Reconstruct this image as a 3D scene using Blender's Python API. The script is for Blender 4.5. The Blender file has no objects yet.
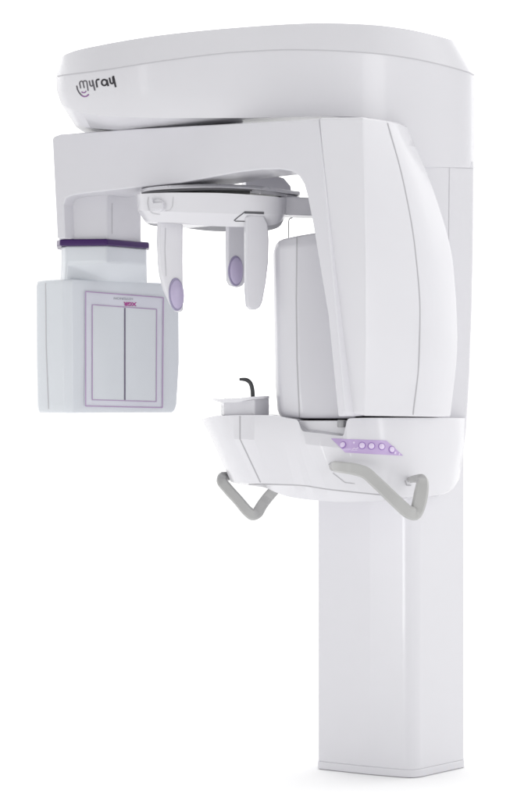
import bpy, bmesh, math
from mathutils import Vector
from mathutils.bvhtree import BVHTree

S = 0.0022; D = 5.0; CX = 255.0; CY = 400.0
scn = bpy.context.scene
COL = scn.collection

# ------------------------------------------------------------------ helpers
def P(px, py, y=0.0):
    k = S * (1 + y / D)
    return Vector(((px - CX) * k, y, (CY - py) * k))

def on_plane(px, py, a, b, off=0.0):
    """point seen at (px,py) on the vertical plane through plan points a, b (px, depth); off moves it back along the normal"""
    A = P(a[0], CY, a[1]); B = P(b[0], CY, b[1])
    d = (B - A); d.z = 0; d.normalize(); n = Vector((-d.y, d.x, 0))
    o = Vector((0, -D, 0)); r = (P(px, py, 0) - o)
    t = (A - o).dot(n) / r.dot(n)
    return o + r * t + n * off

def pchip(v, n):
    m = len(v); h = [v[i+1]-v[i] for i in range(m-1)]; d = [0.0]*m
    for i in range(1, m-1):
        d[i] = 0 if h[i-1]*h[i] <= 0 else 2*h[i-1]*h[i]/(h[i-1]+h[i])
    d[0] = h[0]; d[-1] = h[-1]
    out = []
    for k in range(n):
        t = k*(m-1)/(n-1); i = min(int(t), m-2); u = t-i
        out.append((2*u**3-3*u*u+1)*v[i]+(u**3-2*u*u+u)*d[i]+(-2*u**3+3*u*u)*v[i+1]+(u**3-u*u)*d[i+1])
    return out

def smooth_pts(pts, n):
    cs = [pchip([p[i] for p in pts], n) for i in range(len(pts[0]))]
    return list(zip(*cs))

# ------------------------------------------------------------------ materials
def plastic(name, col, rough=0.3, coat=0.35, spec=0.5, noise=0.012, bump=0.0):
    m = bpy.data.materials.new(name); m.use_nodes = True
    nt = m.node_tree; b = nt.nodes['Principled BSDF']
    tc = nt.nodes.new('ShaderNodeTexCoord'); nz = nt.nodes.new('ShaderNodeTexNoise')
    nz.inputs['Scale'].default_value = 9.0; nz.inputs['Detail'].default_value = 2
    nt.links.new(tc.outputs['Object'], nz.inputs['Vector'])
    mx = nt.nodes.new('ShaderNodeMix'); mx.data_type = 'RGBA'
    mx.inputs[6].default_value = (*[c*(1-noise) for c in col], 1)
    mx.inputs[7].default_value = (*[min(1, c*(1+noise)) for c in col], 1)
    nt.links.new(nz.outputs['Fac'], mx.inputs[0]); nt.links.new(mx.outputs[2], b.inputs['Base Color'])
    b.inputs['Roughness'].default_value = rough
    b.inputs['Coat Weight'].default_value = coat; b.inputs['Coat Roughness'].default_value = 0.06
    b.inputs['Specular IOR Level'].default_value = spec
    if bump:
        n2 = nt.nodes.new('ShaderNodeTexNoise'); n2.inputs['Scale'].default_value = 900
        nt.links.new(tc.outputs['Object'], n2.inputs['Vector'])
        bp = nt.nodes.new('ShaderNodeBump'); bp.inputs['Strength'].default_value = bump; bp.inputs['Distance'].default_value = 0.0004
        nt.links.new(n2.outputs['Fac'], bp.inputs['Height']); nt.links.new(bp.outputs[0], b.inputs['Normal'])
    return m

M = {}
M['white']  = plastic('gloss_white_shell', (0.672, 0.667, 0.698), 0.26, 0.25)
M['arm']    = plastic('satin_white_shell', (0.645, 0.64, 0.675), 0.32, 0.18)
M['tube']   = plastic('pale_grey_shell', (0.62, 0.615, 0.65), 0.34, 0.15)
M['cool']   = plastic('cool_grey_shell', (0.64, 0.665, 0.70), 0.3, 0.2)
M['plate']  = plastic('plate_lilac', (0.645, 0.65, 0.715), 0.4, 0.1)
M['glassy'] = plastic('plate_window', (0.65, 0.675, 0.705), 0.2, 0.4)
M['seam']   = plastic('seam_grey', (0.42, 0.415, 0.435), 0.6, 0.0)  # mid grey of panel joints, bearing ring, screws and handle slots
M['faint']  = plastic('faint_seam_grey', (0.52, 0.515, 0.54), 0.6, 0.0)
M['dark']   = plastic('dark_slot', (0.10, 0.10, 0.11), 0.5, 0.0)
M['peg']    = plastic('black_rubber', (0.035, 0.037, 0.04), 0.42, 0.1)
M['handle'] = plastic('painted_grey_metal', (0.42, 0.42, 0.415), 0.30, 0.15)
M['purple'] = plastic('deep_purple_ring', (0.04, 0.008, 0.095), 0.3, 0.15, 0.3)
M['pad']    = plastic('lilac_pad', (0.45, 0.395, 0.56), 0.45, 0.15)
M['padrim'] = plastic('mauve_pad_rim', (0.30, 0.27, 0.40), 0.4, 0.1)
M['panel']  = plastic('lilac_keypad_film', (0.50, 0.375, 0.63), 0.35, 0.3)
M['button'] = plastic('button_pearl', (0.70, 0.60, 0.80), 0.25, 0.5)
M['btnrim'] = plastic('button_ring', (0.30, 0.17, 0.47), 0.4, 0.2)
M['line']   = plastic('plate_line_mauve', (0.42, 0.29, 0.47), 0.5, 0.0)
M['cline']  = plastic('plate_centre_line', (0.15, 0.13, 0.19), 0.5, 0.0)
M['ink']    = plastic('logo_ink', (0.022, 0.02, 0.026), 0.45, 0.0)
M['inkg']   = plastic('logo_ink_grey', (0.09, 0.085, 0.10), 0.45, 0.0)
M['inkp']   = plastic('logo_purple', (0.24, 0.10, 0.28), 0.45, 0.0)
M['mag']    = plastic('print_magenta', (0.38, 0.05, 0.26), 0.5, 0.0)
M['printg'] = plastic('print_grey', (0.33, 0.34, 0.38), 0.5, 0.0)
M['metal']  = plastic('knob_metal', (0.30, 0.30, 0.31), 0.25, 0.2)

# ------------------------------------------------------------------ mesh building
def finish(name, bm, mat, parent, bev=0.004, seg=3, sub=0, ang=35):
    bmesh.ops.remove_doubles(bm, verts=bm.verts, dist=1e-5)
    bmesh.ops.recalc_face_normals(bm, faces=bm.faces)
    me = bpy.data.meshes.new(name); bm.to_mesh(me); bm.free()
    me.materials.append(mat)
    o = bpy.data.objects.new(name, me); COL.objects.link(o)
    if bev:
        md = o.modifiers.new('b', 'BEVEL'); md.width = bev; md.segments = seg
        md.limit_method = 'ANGLE'; md.angle_limit = math.radians(ang); md.harden_normals = False
    if sub:
        s = o.modifiers.new('s', 'SUBSURF'); s.levels = sub; s.render_levels = sub
    if bev or sub:
        bpy.context.view_layer.update()
        dg = bpy.context.evaluated_depsgraph_get()
        nm = bpy.data.meshes.new_from_object(o.evaluated_get(dg))
        o.modifiers.clear(); o.data = nm; nm.name = name
        me = nm
    for p in me.polygons: p.use_smooth = True
    bmx = bmesh.new(); bmx.from_mesh(me)
    for e in bmx.edges:
        e.smooth = not (len(e.link_faces) == 2 and e.calc_face_angle(0) > math.radians(32))
    bmx.to_mesh(me); bmx.free()
    w = o.modifiers.new('wn', 'WEIGHTED_NORMAL'); w.keep_sharp = True; w.weight = 60
    if parent is not None:
        o.parent = parent
        o.matrix_parent_inverse = world_of(parent).inverted()
    return o

def world_of(o):
    from mathutils import Matrix
    return (world_of(o.parent) @ o.matrix_parent_inverse if o.parent else Matrix()) @ Matrix.Translation(o.location)

def loft(rings, cap=True):
    bm = bmesh.new(); R = [[bm.verts.new(p) for p in r] for r in rings]
    n = len(R[0])
    for a, b in zip(R[:-1], R[1:]):
        for i in range(n):
            j = (i+1) % n
            try: bm.faces.new((a[i], a[j], b[j], b[i]))
            except ValueError: pass
    if cap:
        bm.faces.new(R[0]); bm.faces.new(R[-1])
    return bm

def slab(outline, a, b, T, off=0.0):
    return loft([[on_plane(x, y, a, b, off) for x, y in outline], [on_plane(x, y, a, b, off+T) for x, y in outline]])

def prism(plan, z0, z1, scale1=1.0, cen=None):
    """plan: list of (px, depth) ; z0,z1 in metres"""
    pts = [P(px, CY, y) for px, y in plan]
    c = sum(pts, Vector()) / len(pts)
    return loft([[Vector((p.x, p.y, z0)) for p in pts], [Vector((c.x+(p.x-c.x)*scale1, c.y+(p.y-c.y)*scale1, z1)) for p in pts]])

def hull_front(rings, back, n, bscale=None):
    """rings: list of [(px,py,y)...]; back: list per ring of back depths; closed rings front L>R then back R>L"""
    out = []
    for r, bk in zip(rings, back):
        f = [P(*q) for q in smooth_pts(r, n)]
        by = pchip(bk, n)
        out.append(f + [Vector((p.x, yb, p.z)) for p, yb in reversed(list(zip(f, by)))])
    return loft(out)

def tube(bm, pts, r, seg=10, flat=1.0, up=None, cap=True):
    """swept tube; r number or list; flat scales one axis"""
    n = len(pts); rr = r if isinstance(r, (list, tuple)) else [r]*n
    rings = []; prev = None
    for i, p in enumerate(pts):
        d = (pts[min(i+1, n-1)] - pts[max(i-1, 0)]).normalized()
        u0 = Vector(up) if up else (prev if prev is not None else Vector((0, -1, 0)))
        u = (u0 - d*u0.dot(d)).normalized(); v = d.cross(u); prev = u
        ring = []
        if flat != 1.0:
            w_, h_ = rr[i], rr[i]*flat; c_ = .30*rr[i]
            for (a_, b_) in ((h_, w_-c_), (h_-c_, w_), (-h_+c_, w_), (-h_, w_-c_), (-h_, -w_+c_), (-h_+c_, -w_), (h_-c_, -w_), (h_, -w_+c_)):
                ring.append(bm.verts.new(p + u*a_ + v*b_))
            seg = 8; rings.append(ring); continue
        for k in range(seg):
            t = 2*math.pi*(k+.5)/seg
            c, s = math.cos(t), math.sin(t)
            e = 0.6 if flat != 1.0 else 1.0
            e = e*.62 if flat != 1.0 else e; c = math.copysign(abs(c)**e, c); s = math.copysign(abs(s)**e, s)
            ring.append(bm.verts.new(p + u*c*rr[i]*flat + v*s*rr[i]))
        rings.append(ring)
    for a, b in zip(rings[:-1], rings[1:]):
        for k in range(seg): bm.faces.new((a[k], a[(k+1) % seg], b[(k+1) % seg], b[k]))
    if cap: bm.faces.new(rings[0]); bm.faces.new(list(reversed(rings[-1])))
    return bm

def caster(objs):
    trees = []
    for o in objs:
        b = bmesh.new(); b.from_mesh(o.data); trees.append(BVHTree.FromBMesh(b)); b.free()
    O = Vector((0, -D, 0))
    def hit(px, py):
        d = (P(px, py, 0) - O).normalized(); best = None
        for t in trees:
            h = t.ray_cast(O, d)
            if h[0] is not None and (best is None or h[3] < best[3]): best = h
        return (best[0], best[1]) if best else (None, None)
    return hit

def ribbon(bm, hit, pts, w, off=0.0007, step=1.0, mi=0, closed=False):
    """flat printed stroke lying on a surface; pts in px; w in px"""
    q = list(pts) + ([pts[0]] if closed else []); d = []
    for a, b in zip(q[:-1], q[1:]):
        L = math.hypot(b[0]-a[0], b[1]-a[1]); k = max(1, int(L/step))
        d += [(a[0]+(b[0]-a[0])*i/k, a[1]+(b[1]-a[1])*i/k) for i in range(k)]
    d.append(q[-1]); prev = None
    for i, (x, y) in enumerate(d):
        x0, y0 = d[max(i-1, 0)]; x1, y1 = d[min(i+1, len(d)-1)]
        if closed and i in (0, len(d)-1): x0, y0 = d[-2]; x1, y1 = d[1]
        L = math.hypot(x1-x0, y1-y0) or 1; nx, ny = -(y1-y0)/L, (x1-x0)/L
        vs = []
        for s in (-.5, .5):
            p, nn = hit(x+nx*s*w, y+ny*s*w)
            if p is None: vs = None; break
            if nn.y > 0: nn = -nn
            vs.append(bm.verts.new(p + nn*off))
        if vs and prev:
            if (vs[0].co-prev[0].co).length < 0.03:
                f = bm.faces.new((prev[0], prev[1], vs[1], vs[0])); f.material_index = mi; f.smooth = True
        prev = vs

def patch(bm, hit, pts, off=0.0007, mi=0):
    vs = []
    for x, y in pts:
        p, nn = hit(x, y)
        if p is None: return
        if nn.y > 0: nn = -nn
        vs.append(bm.verts.new(p + nn*off))
    f = bm.faces.new(vs); f.material_index = mi

def seams(o, strokes, mat='seam'):
    """draw panel gaps into the part's own mesh; strokes: (pts, width_px)"""
    hit = caster([o]); o.data.materials.append(M[mat]); mi = len(o.data.materials)-1
    bm = bmesh.new(); bm.from_mesh(o.data)
    for pts, w in strokes: ribbon(bm, hit, pts, w, off=0.0005, step=2.0, mi=mi)
    bm.to_mesh(o.data); bm.free()

def decal(name, strokes, hit, parent, mats):
    bm = bmesh.new()
    for pts, w, mi in strokes: ribbon(bm, hit, pts, w, step=0.5, mi=mi)
    me = bpy.data.meshes.new(name); bm.to_mesh(me); bm.free()
    for m in mats: me.materials.append(M[m])
    o = bpy.data.objects.new(name, me); COL.objects.link(o)
    o.parent = parent; o.matrix_parent_inverse = world_of(parent).inverted()
    return o

def arc(cx, cy, rx, ry, a0, a1, n=14):
    return [(cx+rx*math.cos(math.radians(a0+(a1-a0)*i/n)), cy+ry*math.sin(math.radians(a0+(a1-a0)*i/n))) for i in range(n+1)]

# ------------------------------------------------------------------ the machine
ZB = (CY-778)*S*(1+.05/D)               # bottom of the column
root = bpy.data.objects.new('dental_xray_machine', None); COL.objects.link(root)
root.location = (P(395, CY, .15).x, .15, ZB)
root['label'] = 'white panoramic dental x-ray machine with purple ring and grey handles on a square column'
root['category'] = 'x-ray machine'

# --- column
plan = [(318.5, .175), (326, .163), (345, .134), (368.5, .0985), (371, .0955), (402, .0585), (409, .0535), (415, .0555), (421, .065), (463.5, .195), (463.5, .23), (455, .27), (360, .40), (345, .39), (318.5, .22)]
column = finish('column', prism(plan, ZB+.0168, .42), M['white'], root, bev=.003)
cap_plan = [(px + (-.6 if px < 390 else .6), y) for px, y in plan]
finish('base_cap', prism(cap_plan, ZB, ZB+.0175), M['white'], column, bev=.002)

# --- upper fixed cowl
N = 64
seam_r = [(56, 76, 0.11), (62, 74.8, 0.075), (78, 72.8, 0.04), (104, 69.5, 0.0), (162, 60.5, -0.04), (236, 51.7, -0.05), (290, 49.2, -0.05), (323, 49.8, -0.045), (370, 52.5, -0.025), (412, 58, 0.01), (450, 66.5, 0.055), (470, 72.5, 0.08), (475, 75, 0.11)]
mid_r  = [(56.5, 90, 0.11), (63, 92, 0.075), (79.5, 94, 0.04), (105, 95, 0.0), (163, 95, -0.04), (236, 95, -0.05), (290, 95, -0.05), (323, 95, -0.045), (370, 100, -0.025), (412, 110, 0.01), (450, 118, 0.055), (470, 120, 0.08), (475.2, 121, 0.11)]
low_r  = [(61, 104, 0.12), (68, 108, 0.085), (84, 113, 0.05), (108, 116, 0.01), (164, 118, -0.03), (236, 118, -0.045), (290, 117, -0.05), (323, 116, -0.045), (370, 118, -0.025), (412, 160, 0.01), (450, 164, 0.055), (470, 165, 0.08), (475.2, 165, 0.11)]
bot_r  = [(74, 124, 0.17), (80, 126, 0.15), (96, 128.5, 0.125), (122, 130.2, 0.1), (170, 129, 0.07), (236, 122, 0.02), (290, 119, -0.02), (323, 118, -0.03), (370, 119.5, -0.01), (412, 167, 0.012), (450, 167.3, 0.057), (470, 167.8, 0.082), (475, 168, 0.112)]
top_r  = [(60.5, 59, 0.13), (63.5, 55.5, 0.105), (74, 51, 0.075), (106, 44, 0.035), (163, 34.8, 0.005), (236, 27.6, -0.005), (290, 24, -0.005), (323, 23, 0.0), (368, 24.5, 0.015), (404, 28.6, 0.05), (434, 35, 0.09), (452, 40, 0.115), (458, 42, 0.14)]
bk = [.26,.31,.36,.39,.40,.40,.40,.40,.40,.40,.39,.37,.34]
bkt = [.22,.27,.31,.34,.35,.35,.35,.35,.35,.35,.34,.33,.30]
cowl = finish('overhead_cover', hull_front([bot_r, low_r, mid_r, seam_r, top_r], [[.23,.27,.31,.33,.34]+bkt[5:], bk, bk, bk, bkt], N), M['white'], root, bev=.006, seg=3, ang=22)
seams(cowl, [([(x, y+.6) for x, y, _ in smooth_pts(seam_r, 50)], 1.1)], 'faint')

# logo on the cowl (crop coordinates: 0.098 px each, origin 72,72)
def L(pts): return [(72+x*.098, 72+y*.098) for x, y in pts]
hit = caster([cowl])
logo = [
 (L([(90,168),(78,112)]+arc(97,112,17,18,180,330)[1:]+[(126,165)]), 1.15, 1),
 (L([(114,112)]+arc(134,108,19,18,200,340)[1:]+[(158,150),(166,192)]), 1.15, 1),
 (L([(176,88),(183,122)]+arc(200,124,16,20,160,20)+[(206,82)]), 1.3, 1),
 (L([(209,82),(220,130),(234,190)]), 1.4, 1),
 (L([(258,158),(248,104)]+arc(270,98,22,22,180,300)), 1.6, 0),
 (L(arc(330,108,27,30,0,360,24)), 1.7, 0),
 (L([(355,78),(371,145)]), 1.7, 0),
 (L([(382,58),(390,95)]+arc(408,98,17,20,165,20)+[(416,50)]), 1.7, 0),
 (L([(421,40),(434,100),(447,155)]), 1.8, 0),
 (L(arc(120,188,24,24,150,10)), 1.1, 2),
 (L([(48,140),(56,178),(74,212),(98,238)]), 1.2, 1),
 (L([(98,238),(122,250),(148,248),(172,228)]), 1.4, 2),
]
decal('logo', logo, hit, cowl, ['ink', 'inkg', 'inkp'])

# --- bearing under the cowl
bm = bmesh.new()
c = P(190, CY, .17)
bmesh.ops.create_cone(bm, cap_ends=True, segments=48, radius1=.115, radius2=.12, depth=.03)
bmesh.ops.translate(bm, verts=bm.verts, vec=(c.x, c.y, .607))
finish('bearing_ring', bm, M['seam'], root, bev=.002)

# --- back spine of the lift carriage
PA, PB = (412, .012), (450, .057)
spine = finish('spine_cover', slab([(392,150),(475.2,160),(475.4,168.6),(475.0,240),(473.6,310),(471.0,380),(467.8,430),(462.0,470),(392,476)], PA, PB, .26, .001), M['white'], root, bev=.008)
seams(spine, [([(422,166.5),(449,167.3),(475,168.6)], .9), ([(449.5,167),(448.6,250),(446,330)], .6)], 'faint')

# --- rotating C arm
AA, AB = (52, .20), (319, -.18)
out = [(52,139),(53.5,136.5),(60,134.2),(131,129),(225,124),(319,118.5),(345.5,413),(344,416.3),(338,416.3),(328,315),(313,225),(307.5,197),(304,184),(299,176),(291,171),(280,169.3),(262,169.6),(240,172),(180,183),(137,187.5),(84,193.5),(72,195.5),(65.5,198.5),(63.5,204),(64.8,238.6),(57,238.6)]
armbeam = finish('rotating_arm', slab(out, AA, AB, .14), M['arm'], root, bev=.007, seg=4, ang=25)

# fairing over the tube side of the arm: columns of points running down
def colm(pts, y, n=24): return [P(*q) for q in smooth_pts([(a, b, c) for (a, b), c in zip(pts, y)], n)]
k0 = colm([(319,117.5),(325.5,191),(332,266),(338.8,340),(345.5,413)], [-.185]*5)
k1 = colm([(361.5,116.8),(363.5,191),(364.5,266),(364.5,340),(363.5,416)], [-.176,-.190,-.196,-.194,-.186])
k2 = colm([(364,117),(366,191),(367,266),(367,340),(366,416)], [-.173,-.188,-.194,-.192,-.184])
k3 = colm([(387,120),(404,191),(416,266),(419.5,340),(413,416.5)], [-.115,-.135,-.145,-.145,-.135])
k4 = colm([(398,122),(421,191),(438,266),(444,340),(437,417)], [-.07,-.08,-.085,-.085,-.08])
k5 = colm([(406,125),(434.5,191),(454,266),(458,340),(451,417)], [-.005,-.01,-.01,-.01,-.01])
k6 = [Vector((p.x-.02, p.y+.055, p.z)) for p in k5]
k7 = [Vector((p.x+.06, .02, p.z)) for p in k0]
rings = [list(r) for r in zip(k0, k1, k2, k3, k4, k5, k6, k7)]
fairing = finish('tube_side_cover', loft(rings), M['white'], armbeam, bev=.006, seg=4, ang=40)
seams(fairing, [([(a, b) for a, b, _ in smooth_pts([(387,121,0),(403,180,0),(415,248,0),(420,311,0),(419,360,0),(413,415,0)], 40)], 1.0)])

# --- tube head box
tb_plan_f = [(273.5, .03), (275.5, -.01), (280, -.04), (296, -.075), (318, -.085), (350, -.10)]
def tb_ring(pys, dx=0, ins=0):
    f = [P(px+dx, py, y+ins) for (px, y), py in zip(tb_plan_f, pys)]
    return f + [Vector((f[-1].x, .14, f[-1].z)), Vector((f[0].x, .14, f[0].z))]
tb = loft([tb_ring([417,417.5,418,418.6,418.6,418.6], 7, .006), tb_ring([410,410.5,411,411.6,412,412], 4.5), tb_ring([385]*6, 2.3), tb_ring([300]*6, .6), tb_ring([252,250,248,246,243,240]), tb_ring([243,241,238.5,235.6,232,226], 2.5, .012)])
tubehead = finish('tube_head', tb, M['tube'], armbeam, bev=.006, seg=3, ang=28)
seams(tubehead, [([(297,236.5),(296.3,300),(297,360),(299.5,417)], 1.0)])

# --- detector side: mount stub, purple ring, neck and box
ZR = (CY-242)*S*1.038
stub = finish('detector_mount', prism([(59,.24),(65,.215),(108,.20),(141,.30),(141,.36),(75,.36),(59,.32)], ZR, .50), M['arm'], armbeam, bev=.005)
seams(stub, [([(112,203),(112,234)], .7)], 'faint')
ringp = [(56.5,.235),(60,.205),(107,.19),(149,.30),(149.5,.36),(140,.40),(70,.40),(57,.34)]
pr = finish('purple_ring', prism(ringp, ZR-.0075, ZR+.0075), M['purple'], armbeam, bev=.0035)
neckp = [(61,.24),(66,.213),(107,.198),(146.8,.305),(146.8,.36),(138,.39),(74,.39),(61,.33)]
det_plan = [(35.5,.30),(36.5,.265),(46,.232),(63,.205),(72,.208),(178.5,.405),(178.5,.43),(168,.485),(60,.42),(35.5,.34)]
def dring(z, grow=1.0, dx=0):
    pts = [P(px+dx, CY, y) for px, y in det_plan]; cc = sum(pts, Vector())/len(pts)
    return [Vector((cc.x+(p.x-cc.x)*grow, cc.y+(p.y-cc.y)*grow, z)) for p in pts]
zt = (CY-279.5)*S*1.045; zb = (CY-412.8)*S*1.06
detector = finish('detector', loft([dring(zb, .925), dring(zb+.006, .955), dring(zb+.020, .975, .2), dring(0.09, 1.0, .4), dring(zt-.014, 1.0), dring(zt-.004, .985), dring(zt, .96)]), M['cool'], armbeam, bev=.010, seg=4, ang=25)
seams(detector, [([(45.5,283),(46,345),(48.5,409)], .8)], 'faint')
neckq = [(60,.25),(65,.208),(108,.278),(147.5,.350),(145.8,.38),(138,.40),(74,.40),(61.5,.33)]
def nring(pl, z): return [Vector((P(px, CY, y).x, y, z)) for px, y in pl]
finish('neck', loft([nring(neckp, ZR-.006), nring(neckp, (CY-263)*S*1.045), nring(neckq, zt-.002), nring(neckq, zt-.02)]), M['cool'], detector, bev=.006, ang=25)
hitd = caster([detector])
bm = bmesh.new()
me = bpy.data.meshes.new('sensor_plate')
DA, DB = (72, .208), (178.5, .405)
orect = [(84.7,291.6),(162.4,297.7),(161.5,407.6),(84.7,406)]
irect = [(91.4,304.8),(155.7,309.4),(155.3,401.5),(91.4,399.7)]
plate = finish('sensor_plate', slab(orect, DA, DB, .004, -.0022), M['plate'], detector, bev=.0006, seg=2)
win = finish('window_glass', slab(irect, DA, DB, .002, -.0030), M['glassy'], plate, bev=.0003, seg=1)
hitp = caster([plate, win])
decal('printed_lines', [(orect+[orect[0]], 1.0, 0), (irect+[irect[0]], .8, 0), ([(123.9,308),(123.9,400)], 1.4, 1)], lambda x, y: (on_plane(x, y, DA, DB, -.0032), Vector((.6,-.8,0))), plate, ['line', 'cline'])

# small print, upside down
def text_on(name, body, px, py, size, mat, parent, a, b, off, rot=0, bold=0):
    cu = bpy.data.curves.new(name, 'FONT'); cu.body = body; cu.size = size*S; cu.align_x = 'CENTER'; cu.align_y = 'CENTER'; cu.offset = bold; cu.extrude = .0001
    t = bpy.data.objects.new(name, cu); COL.objects.link(t)
    bpy.context.view_layer.update()
    m = bpy.data.meshes.new_from_object(t.evaluated_get(bpy.context.evaluated_depsgraph_get()))
    bpy.data.objects.remove(t)
    A = P(a[0], CY, a[1]); B = P(b[0], CY, b[1]); d = (B-A).normalized(); u = Vector((0, 0, 1))
    c = on_plane(px, py, a, b, off); cr, sr = math.cos(rot), math.sin(rot)
    for v in m.vertices:
        x, y = v.co.x*cr-v.co.y*sr, v.co.x*sr+v.co.y*cr
        v.co = c + d*x*1.5 + u*y + d.cross(u)*v.co.z
    m.materials.clear(); m.materials.append(M[mat]); m.name = name
    o = bpy.data.objects.new(name, m); COL.objects.link(o); o.parent = parent
    o.matrix_parent_inverse = world_of(parent).inverted()
text_on('lettering', 'HYPERION', 122.6, 298.6, 3.6, 'printg', plate, DA, DB, -.0030, math.pi)
text_on('lettering', 'XGR', 129.3, 303.9, 5.2, 'mag', plate, DA, DB, -.0030, math.pi, .0006)

# --- head support (halo) with temple arms
halo_f_top = [(136, 194.8, 0.1), (137, 194.3, 0.05), (142, 193.8, 0.015), (155, 193.1, -0.005), (175, 192.6, -0.02), (210, 192.8, -0.03), (245, 194.3, -0.03), (270, 196.3, -0.02), (283, 197.8, 0.005), (287, 198.8, 0.05), (287, 198.8, 0.1)]
halo_f_mid = [(137.5,210,.10),(138.5,210,.05),(143.5,211,.017),(156,211,-.003),(176,212,-.018),(210,213,-.028),(245,214,-.028),(270,214,-.018),(283,213,.007),(286.5,212,.05),(286.5,212,.10)]
halo_f_bot = [(143,219,.10),(144.5,220,.06),(149,221.5,.03),(160,222.3,.012),(178,222.8,.0),(210,226,-.010),(245,227,-.010),(268,225.8,.0),(280,222.5,.02),(283.5,218,.06),(283.5,218,.10)]
hb = [.16]*11
halo = finish('head_support', hull_front([halo_f_bot, halo_f_mid, halo_f_top], [[.14]*11, hb, hb], 48), M['white'], root, bev=.004, ang=28)
# top plate over the halo with dark gap below it
tp = [(141,192.6,.10),(143,192,.06),(150,190.6,.03),(165,189.2,.0),(185,188.2,-.012),(210,187.5,-.02),(245,188.5,-.02),(268,190.5,-.01),(286,193.5,.03),(300,195,.09)]
tp2 = [(x, y-3.6, d+.016) for x, y, d in tp]
finish('top_plate', hull_front([tp, tp2], [[.17]*10]*2, 40), M['white'], halo, bev=.002)
gs = [(141.5,192.6,.108),(143.5,192.2,.066),(150.5,191,.036),(165.5,189.6,.006),(185,188.6,-.006),(210,188,-.014),(232,188.4,-.014),(252,189.6,-.006)]
finish('gap_strip', hull_front([[(x, y+3.6-2.2*i/7, d) for i, (x, y, d) in enumerate(gs)], [(x, y, d) for x, y, d in gs]], [[.15]*8]*2, 40), M['dark'], halo, bev=0)
finish('rear_plate', hull_front([[(250,193.0,.0),(270,194.6,.008),(286,197,.045),(298,199,.10)], [(250,189.2,.0),(270,191,.008),(286,194,.045),(298,196,.10)]], [[.15]*4]*2, 20), M['white'], halo, bev=.0008)
# bracket towards the spine
finish('bracket', slab([(280,196),(309,197.5),(360,199),(360,216),(309,215.5),(280,214.5)], (280,.035), (360,.06), .08), M['white'], halo, bev=.004)
finish('upper_bracket', slab([(246,176.5),(272,174.5),(284,178),(291,186),(292,195),(246,190)], (246,.19), (292,.21), .06), M['white'], halo, bev=.004)
bm = bmesh.new(); tube(bm, [P(*q) for q in smooth_pts([(292.5,217.8,.06),(289.5,218.8,.06),(288.7,222,.06),(288.4,240,.06)], 14)], .0011, 8)
finish('cable', bm, M['dark'], halo, bev=0)
for px, py in ((260, 193.2), (286.5, 195.6)):
    bm = bmesh.new(); bmesh.ops.create_uvsphere(bm, u_segments=14, v_segments=8, radius=.0026)
    bmesh.ops.translate(bm, verts=bm.verts, vec=P(px, py, -.025 if px < 270 else .022)); finish('screw', bm, M['seam'], halo, bev=0)
# side latch knob in a recess
hh = caster([halo])
p, nn = hh(159, 205.5)
def disc(name, p, nn, r, h, mat, parent, sx=1, sz=1, bev=.001):
    bm = bmesh.new(); bmesh.ops.create_cone(bm, cap_ends=True, segments=40, radius1=r, radius2=r*.93, depth=h)
    q = nn.to_track_quat('Z', 'Y').to_matrix()
    for v in bm.verts:
        v.co = q @ Vector((v.co.x*sx, v.co.y*sz, v.co.z)) + p
    return finish(name, bm, M[mat], parent, bev=bev, seg=3)
if nn.y > 0: nn = -nn
disc('knob', p, nn, .0150, .016, 'white', halo, bev=.002)
finish('knob_grip', slab([(150.5,198.5),(152.5,198),(153.5,203),(163.5,202.4),(163.5,209),(151,209.5)], (150,-.012), (164,-.022), .010, -.004), M['arm'], halo, bev=.001)
seams(halo, [([(148.5,197),(147.5,203),(149,210),(153,213.5),(160,214.5)], 1.0), ([(165.5,211),(170,210),(172.5,206),(173.3,197)], .8)], 'faint')
# slot above the blade
bm = bmesh.new()
ribbon(bm, hh, [(244.5,212.4),(264,213.0)], 2.4, step=.8); ribbon(bm, hh, [(234,220.6),(238,217),(244.8,212)], 1.1, step=.8); ribbon(bm, hh, [(235,221),(245,221.3)], 1.0, step=.8)
me = bpy.data.meshes.new('slot'); bm.to_mesh(me); bm.free(); me.materials.append(M['dark'])
o = bpy.data.objects.new('slot', me); COL.objects.link(o); o.parent = halo; o.matrix_parent_inverse = world_of(halo).inverted()

def ell(cx, cy, rx, ry, n=28, tilt=0):
    r = []
    for i in range(n):
        t = 2*math.pi*i/n; x, y = rx*math.cos(t), ry*math.sin(t)
        r.append((cx+x*math.cos(tilt)-y*math.sin(tilt), cy+x*math.sin(tilt)+y*math.cos(tilt)))
    return r
def pad(parent, cx, cy, rx, ry, a, b, off, tilt=0):
    finish('pad_rim', slab(ell(cx, cy, rx, ry, 40, tilt), a, b, .006, off-.003), M['padrim'], parent, bev=.0012, seg=2)
    rings = [[on_plane(x, y, a, b, off-h) for x, y in ell(cx, cy, rx*s, ry*s, 40, tilt)] for s, h in ((.88,.002),(.86,.0055),(.7,.0085),(.4,.0105),(.12,.0112))]
    finish('pad', loft(rings), M['pad'], parent, bev=0)
# near temple arm (left in view)
TA, TB = (160, .03), (183, .055)
ta = finish('temple_arm', slab([(160,218),(183.5,218),(183.3,260),(183.8,309),(182.8,312),(178,312),(172,304),(165.5,290),(161.5,275),(160,262),(159.3,240)], TA, TB, .018), M['white'], halo, bev=.005, seg=4)
pad(ta, 176.2, 294.4, 7.4, 16.6, TA, TB, 0, -.06)
seams(ta, [([(165.5,228),(164.8,250),(166,276)], .8)], 'faint')
# far temple arm
UA, UB = (228, .10), (247, .125)
tf = finish('temple_arm', slab([(228,218),(248,218),(248,262),(246.5,280),(243,286),(238,287.5),(231,285.5),(228.5,280),(228,255)], UA, UB, .014), M['white'], halo, bev=.004, seg=3)
pad(tf, 235.5, 271, 7.2, 15.2, UA, UB, 0)
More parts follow.
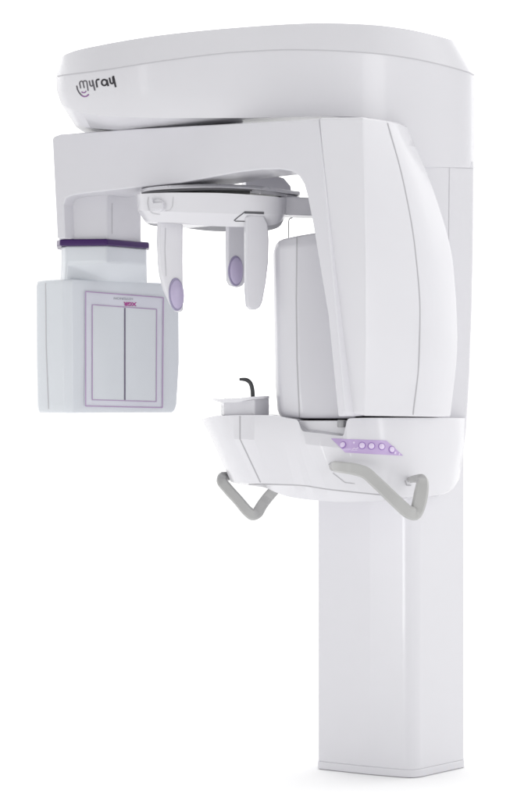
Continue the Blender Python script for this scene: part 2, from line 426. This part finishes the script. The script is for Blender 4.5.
# forehead blade
finish('forehead_blade', slab([(246,216.5),(250,214.8),(264,215.2),(268,224),(269,240),(268.5,262),(266,283),(262.5,302),(260,307.5),(256,309.6),(251,309.6),(247.5,306),(246.2,290)], (246,-.03), (269,-.018), .022), M['arm'], halo, bev=.004, seg=4)

# --- console
c_top = [(202,419.5,.14),(206,418,.08),(217,416,.03),(240,415,-.01),(262,415,-.035),(276,415.6,-.055),(287,418,-.075),(297,420,-.095),(303,431,-.105),(322,433.5,-.12),(342,436,-.13),(349,418.5,-.140),(372,417.8,-.15),(405,417.8,-.12),(436,417.8,-.05),(460,418,.03),(467,418,.09)]
c_mid = [(212,439,.14),(216,439.2,.08),(224,439.3,.03),(240,439,-.02),(262,440,-.045),(276,440,-.065),(287,441,-.085),(297,442,-.10),(305,444,-.115),(322,446,-.13),(342,448,-.142),(352,449,-.150),(376,450,-.16),(408,451,-.13),(438,450,-.055),(460,445,.03),(465,443,.09)]
c_sea = [(231,482,.14),(234,482.3,.09),(243,482.7,.04),(261,483.5,.0),(274,483.6,-.03),(286,483.8,-.055),(298,484.4,-.075),(310,485.6,-.095),(322,487.4,-.11),(336,489.6,-.125),(352,491.5,-.135),(366,492.6,-.138),(386,494.5,-.135),(412,496.8,-.105),(437,495,-.04),(453,488,.03),(459.5,479,.09)]
c_low = [(236,483.5,.14),(239,484,.11),(248,485,.07),(263,487,.04),(275,492,.01),(288,496.5,-.02),(300,498.6,-.04),(312,500,-.06),(324,501,-.08),(338,502,-.095),(353,502,-.105),(367,501.6,-.11),(387,500.4,-.11),(412,498.6,-.085),(436,496.4,-.03),(452,489.5,.03),(458.5,480,.09)]
cb = [.22,.24,.26,.27,.28]+[.28]*10+[.28,.26]
console = finish('console', hull_front([c_low, c_sea, c_mid, c_top], [[.20]*17, cb, cb, cb], 120), M['white'], root, bev=.003, seg=3, ang=30)
seams(console, [([(240,416),(240,439),(260.5,482.5)], 1.0), ([(x, y) for x, y, _ in smooth_pts([(242,484.8,0),(261,484.3,0),(298,485.2,0),(330,489.6,0),(366,493.4,0),(392,496,0)], 40)], 1.0)])
# block under the tube head and post with little knob
finish('rear_block', slab([(298.5,420.5),(353,420.5),(353,440),(298.5,436)], (299,-.078), (352,-.118), .15), M['white'], console, bev=.003)
bm = bmesh.new(); pc = P(341.5, 420, -.12)
bmesh.ops.create_cone(bm, cap_ends=True, segments=24, radius1=.0092, radius2=.0092, depth=.016)
bmesh.ops.translate(bm, verts=bm.verts, vec=(pc.x, pc.y, P(341.5, 423.6, -.12).z)); finish('tube_knob', bm, M['metal'], armbeam, bev=.002)

# keypad
hc = caster([console])
kp = [(331,438.8),(384,440.2),(387,441.5),(401.5,452.8),(403,455),(401,456),(346,452.4),(343,451)]
def lerp(a, b, t): return a+(b-a)*t
bm = bmesh.new(); nx_, ny_ = 40, 8
grid = []
for j in range(ny_+1):
    v = j/ny_; row = []
    for i in range(nx_+1):
        u = i/nx_
        x = lerp(lerp(331.2, 386, u), lerp(345.5, 403, u), v); y = lerp(lerp(438.6, 440.6, u), lerp(452.4, 455.6, u), v)
        p, nn = hc(x, y); nn = nn if nn.y < 0 else -nn
        row.append((p, nn))
    grid.append(row)
Vf = [[bm.verts.new(p+nn*.0016) for p, nn in r] for r in grid]; Vb = [[bm.verts.new(p-nn*.001) for p, nn in r] for r in grid]
for j in range(ny_):
    for i in range(nx_):
        bm.faces.new((Vf[j][i], Vf[j][i+1], Vf[j+1][i+1], Vf[j+1][i]))
        bm.faces.new((Vb[j][i], Vb[j+1][i], Vb[j+1][i+1], Vb[j][i+1]))
bd = [(0, i) for i in range(nx_)]+[(j, nx_) for j in range(ny_)]+[(ny_, i) for i in range(nx_, 0, -1)]+[(j, 0) for j in range(ny_, 0, -1)]
for k in range(len(bd)):
    a = bd[k]; b = bd[(k+1) % len(bd)]
    bm.faces.new((Vf[a[0]][a[1]], Vb[a[0]][a[1]], Vb[b[0]][b[1]], Vf[b[0]][b[1]]))
keypad = finish('keypad', bm, M['panel'], console, bev=0)
for (x, y, r) in ((343.2,445,3.3),(362.3,445.6,3.3),(371.5,446.1,3.3),(381.6,446.6,3.3),(391.6,449.6,3.3),(394.6,452.6,1.6),(398.6,453.9,1.2),(354.3,442.6,1.3)):
    p, nn = hc(x, y); nn = nn if nn.y < 0 else -nn
    if r > 3: disc('button_ring', p+nn*.0018, nn, r*S*1.12, .0016, 'btnrim', keypad, bev=.0003)
    bm = bmesh.new(); bmesh.ops.create_uvsphere(bm, u_segments=20, v_segments=12, radius=r*S*.86)
    q = nn.to_track_quat('Z', 'Y').to_matrix()
    for v in bm.verts: v.co = q @ Vector((v.co.x, v.co.y, v.co.z*.35)) + p + nn*.0026
    finish('button', bm, M['button'], keypad, bev=0)
decal('lettering', [([(352.5,449.4),(354.5,448),(356,449.2),(358.5,447.4)], .9, 0), ([(351,450.6),(357.5,450.2)], .6, 0)], caster([keypad]), keypad, ['button'])

# --- chin rest with bite peg
cr_plan = [(221,.10),(224,.045),(236,.02),(254.5,.0),(268.8,.03),(269,.10),(262,.13),(228,.14)]
chin = finish('chin_rest', prism(cr_plan, P(240,415.6,.03).z, P(240,398.2,.03).z), M['white'], root, bev=.003)
n = 30
ptop = [(212.5,398.6,.09),(215,398.3,.05),(222,399.0,.01),(234,399.0,-.01),(246,397.4,-.02),(256,396.4,-.015),(266,396,.0),(269.3,396,.04),(269.3,396,.09)]
pbot = [(213.2,400.2,.09),(216,401.2,.05),(223,402.6,.012),(234,402.6,-.008),(246,400.4,-.018),(256,399,-.013),(266,398.6,.0),(269.3,398.6,.04),(269.3,398.6,.09)]
finish('chin_plate', hull_front([pbot, ptop], [[.13,.15,.16]+[.16]*6]*2, n), M['white'], chin, bev=.0015)
bm = bmesh.new(); tube(bm, [P(*q) for q in smooth_pts([(253,399,.03),(252.6,392,.03),(251.6,386,.03),(249.2,381.6,.03),(245.5,379.6,.03),(242,379.3,.03),(239.3,379.3,.03)], 26)], [.0048]*16+[.0046,.0044,.0042,.004,.0038,.0036,.0035,.0034,.0033,.0026], 12)
finish('bite_peg', bm, M['peg'], chin, bev=0)

# --- handles
def handle(pts, rad, flat, parent):
    bm = bmesh.new(); q = [P(*a) for a in smooth_pts(pts, 60)]
    tube(bm, q, rad, 24, flat=flat, up=(0, -1, 0.0))
    return finish('handle', bm, M['handle'], parent, bev=.0016, seg=3, ang=38)
rad = pchip([.0105,.0115,.0125,.013,.013,.0135,.0138,.014,.0145,.0152,.0125,.009,.0075,.0065], 60)
h1 = handle([(334,467,-.10),(335,466.5,-.175),(350,468.3,-.215),(364,472,-.22),(376,482,-.225),(396,501.2,-.235),(409,512.3,-.235),(414.2,513.8,-.23),(417.6,508.5,-.225),(420.6,496,-.22),(422.6,482,-.205),(420.5,478.2,-.18),(412,479.5,-.135),(408.5,482.5,-.06)], rad, .62, console)
h2 = handle([(232,476,.22),(223,477,.19),(222,481,.17),(228,489,.16),(238,500,.155),(248,511.5,.15),(252.8,514.6,.15),(256.8,513,.155),(262,505,.165),(268,497,.175),(273,491.5,.175),(278,486,.175),(284,480,.18)], pchip([.009,.0115,.012,.012,.012,.0125,.013,.013,.0125,.0125,.012,.011,.01], 60), .62, console)
for pts, wd in (([(329,465),(331.5,462.6),(344,463.2)], 1.7), ([(333,473),(345,482.5),(355,483.6)], .7), ([(405,480.5),(406.5,485.2),(411,485.4)], 1.1)):
    decal('handle_slot', [(pts, wd, 0)], hc, console, ['seam'])

# ------------------------------------------------------------------ setting: white studio floor
fm = bpy.data.materials.new('white_paper'); fm.use_nodes = True
b = fm.node_tree.nodes['Principled BSDF']; b.inputs['Base Color'].default_value = (.97, .97, .97, 1); b.inputs['Roughness'].default_value = 1; b.inputs['Specular IOR Level'].default_value = 0
me = bpy.data.meshes.new('floor'); F = 400
me.from_pydata([(-F, -F, ZB-.001), (F, -F, ZB-.001), (F, F, ZB-.001), (-F, F, ZB-.001)], [], [(0, 1, 2, 3)]); me.materials.append(fm)
fl = bpy.data.objects.new('floor', me); COL.objects.link(fl); fl['kind'] = 'structure'

# ------------------------------------------------------------------ light: white cyclorama world, with added bright and dim lobes to shape the shading
w = bpy.data.worlds.new('World'); scn.world = w; w.use_nodes = True
nt = w.node_tree; bg = nt.nodes['Background']
tc = nt.nodes.new('ShaderNodeTexCoord')
def lobe(v, p0, p1):
    d = nt.nodes.new('ShaderNodeVectorMath'); d.operation = 'DOT_PRODUCT'; d.inputs[1].default_value = Vector(v).normalized()
    nt.links.new(tc.outputs['Generated'], d.inputs[0])
    m = nt.nodes.new('ShaderNodeMapRange'); m.interpolation_type = 'SMOOTHSTEP'; m.inputs[1].default_value = p0; m.inputs[2].default_value = p1
    nt.links.new(d.outputs['Value'], m.inputs[0]); return m.outputs[0]
def math_(op, a, b_):
    m = nt.nodes.new('ShaderNodeMath'); m.operation = op
    for i, v in enumerate((a, b_)):
        if isinstance(v, (int, float)): m.inputs[i].default_value = v
        else: nt.links.new(v, m.inputs[i])
    return m.outputs[0]
base = 1.26
LOBES = [((0, -.72, .70), .2, .95, -.64),      # added dimming high in front, greys the cowl's top band
         ((-.75, -.60, .25), .5, .98, -.36),     # added dimming at upper left, keeps the arm face greyer
         ((0, 1, -.05), .6, .98, -.20),
         ((0, .70, .71), .3, .95, .80)]           # added bright area overhead at the rear, whitens the floor
val = None
for v, p0, p1, g in LOBES:
    t = math_('MULTIPLY', lobe(v, p0, p1), g); val = math_('ADD', t, base if val is None else val)
nt.links.new(val, bg.inputs['Strength']); bg.inputs['Color'].default_value = (1, 1, 1, 1)

def area(name, loc, tgt, size, power, col=(1, 1, 1), spread=180):
    l = bpy.data.lights.new(name, 'AREA'); l.shape = 'RECTANGLE'; l.size = size[0]; l.size_y = size[1]; l.energy = power; l.color = col; l.spread = math.radians(spread)
    o = bpy.data.objects.new(name, l); COL.objects.link(o); o.location = loc
    o.rotation_euler = (Vector(tgt)-Vector(loc)).to_track_quat('-Z', 'Y').to_euler()
area('added_softbox', (1.7, -2.0, .55), (.3, 0, .3), (.55, 1.5), 7.5)  # added lamp on the right, brightens the tube side cover
area('added_softbox', (-1.75, -2.5, 1.05), (-.3, 0, .7), (.3, 1.1), 2.2)  # added strip at upper left, for a reflection on the cowl
area('added_softbox', (-1.5, -1.9, -.5), (.28, .1, -.55), (.8, .6), 1.15, spread=62)  # added low lamp, lifts the left face of the column

# ------------------------------------------------------------------ camera
cam = bpy.data.cameras.new('camera'); co = bpy.data.objects.new('camera', cam); COL.objects.link(co)
co.location = (0, -D, 0); co.rotation_euler = (math.radians(90), 0, 0)
cam.sensor_fit = 'VERTICAL'; cam.sensor_height = 24; cam.lens = 24*D/(800*S); cam.clip_end = 2000; cam.clip_start = .05
scn.camera = co
scn.render.engine = 'CYCLES'
scn.view_settings.view_transform = 'Standard'; scn.view_settings.look = 'None'; scn.view_settings.exposure = 0; scn.view_settings.gamma = 1
scn.cycles.max_bounces = 8; scn.cycles.diffuse_bounces = 5
scn.cycles.caustics_reflective = False; scn.cycles.caustics_refractive = False
scn.cycles.sample_clamp_indirect = 3.0; scn.cycles.blur_glossy = 0.5
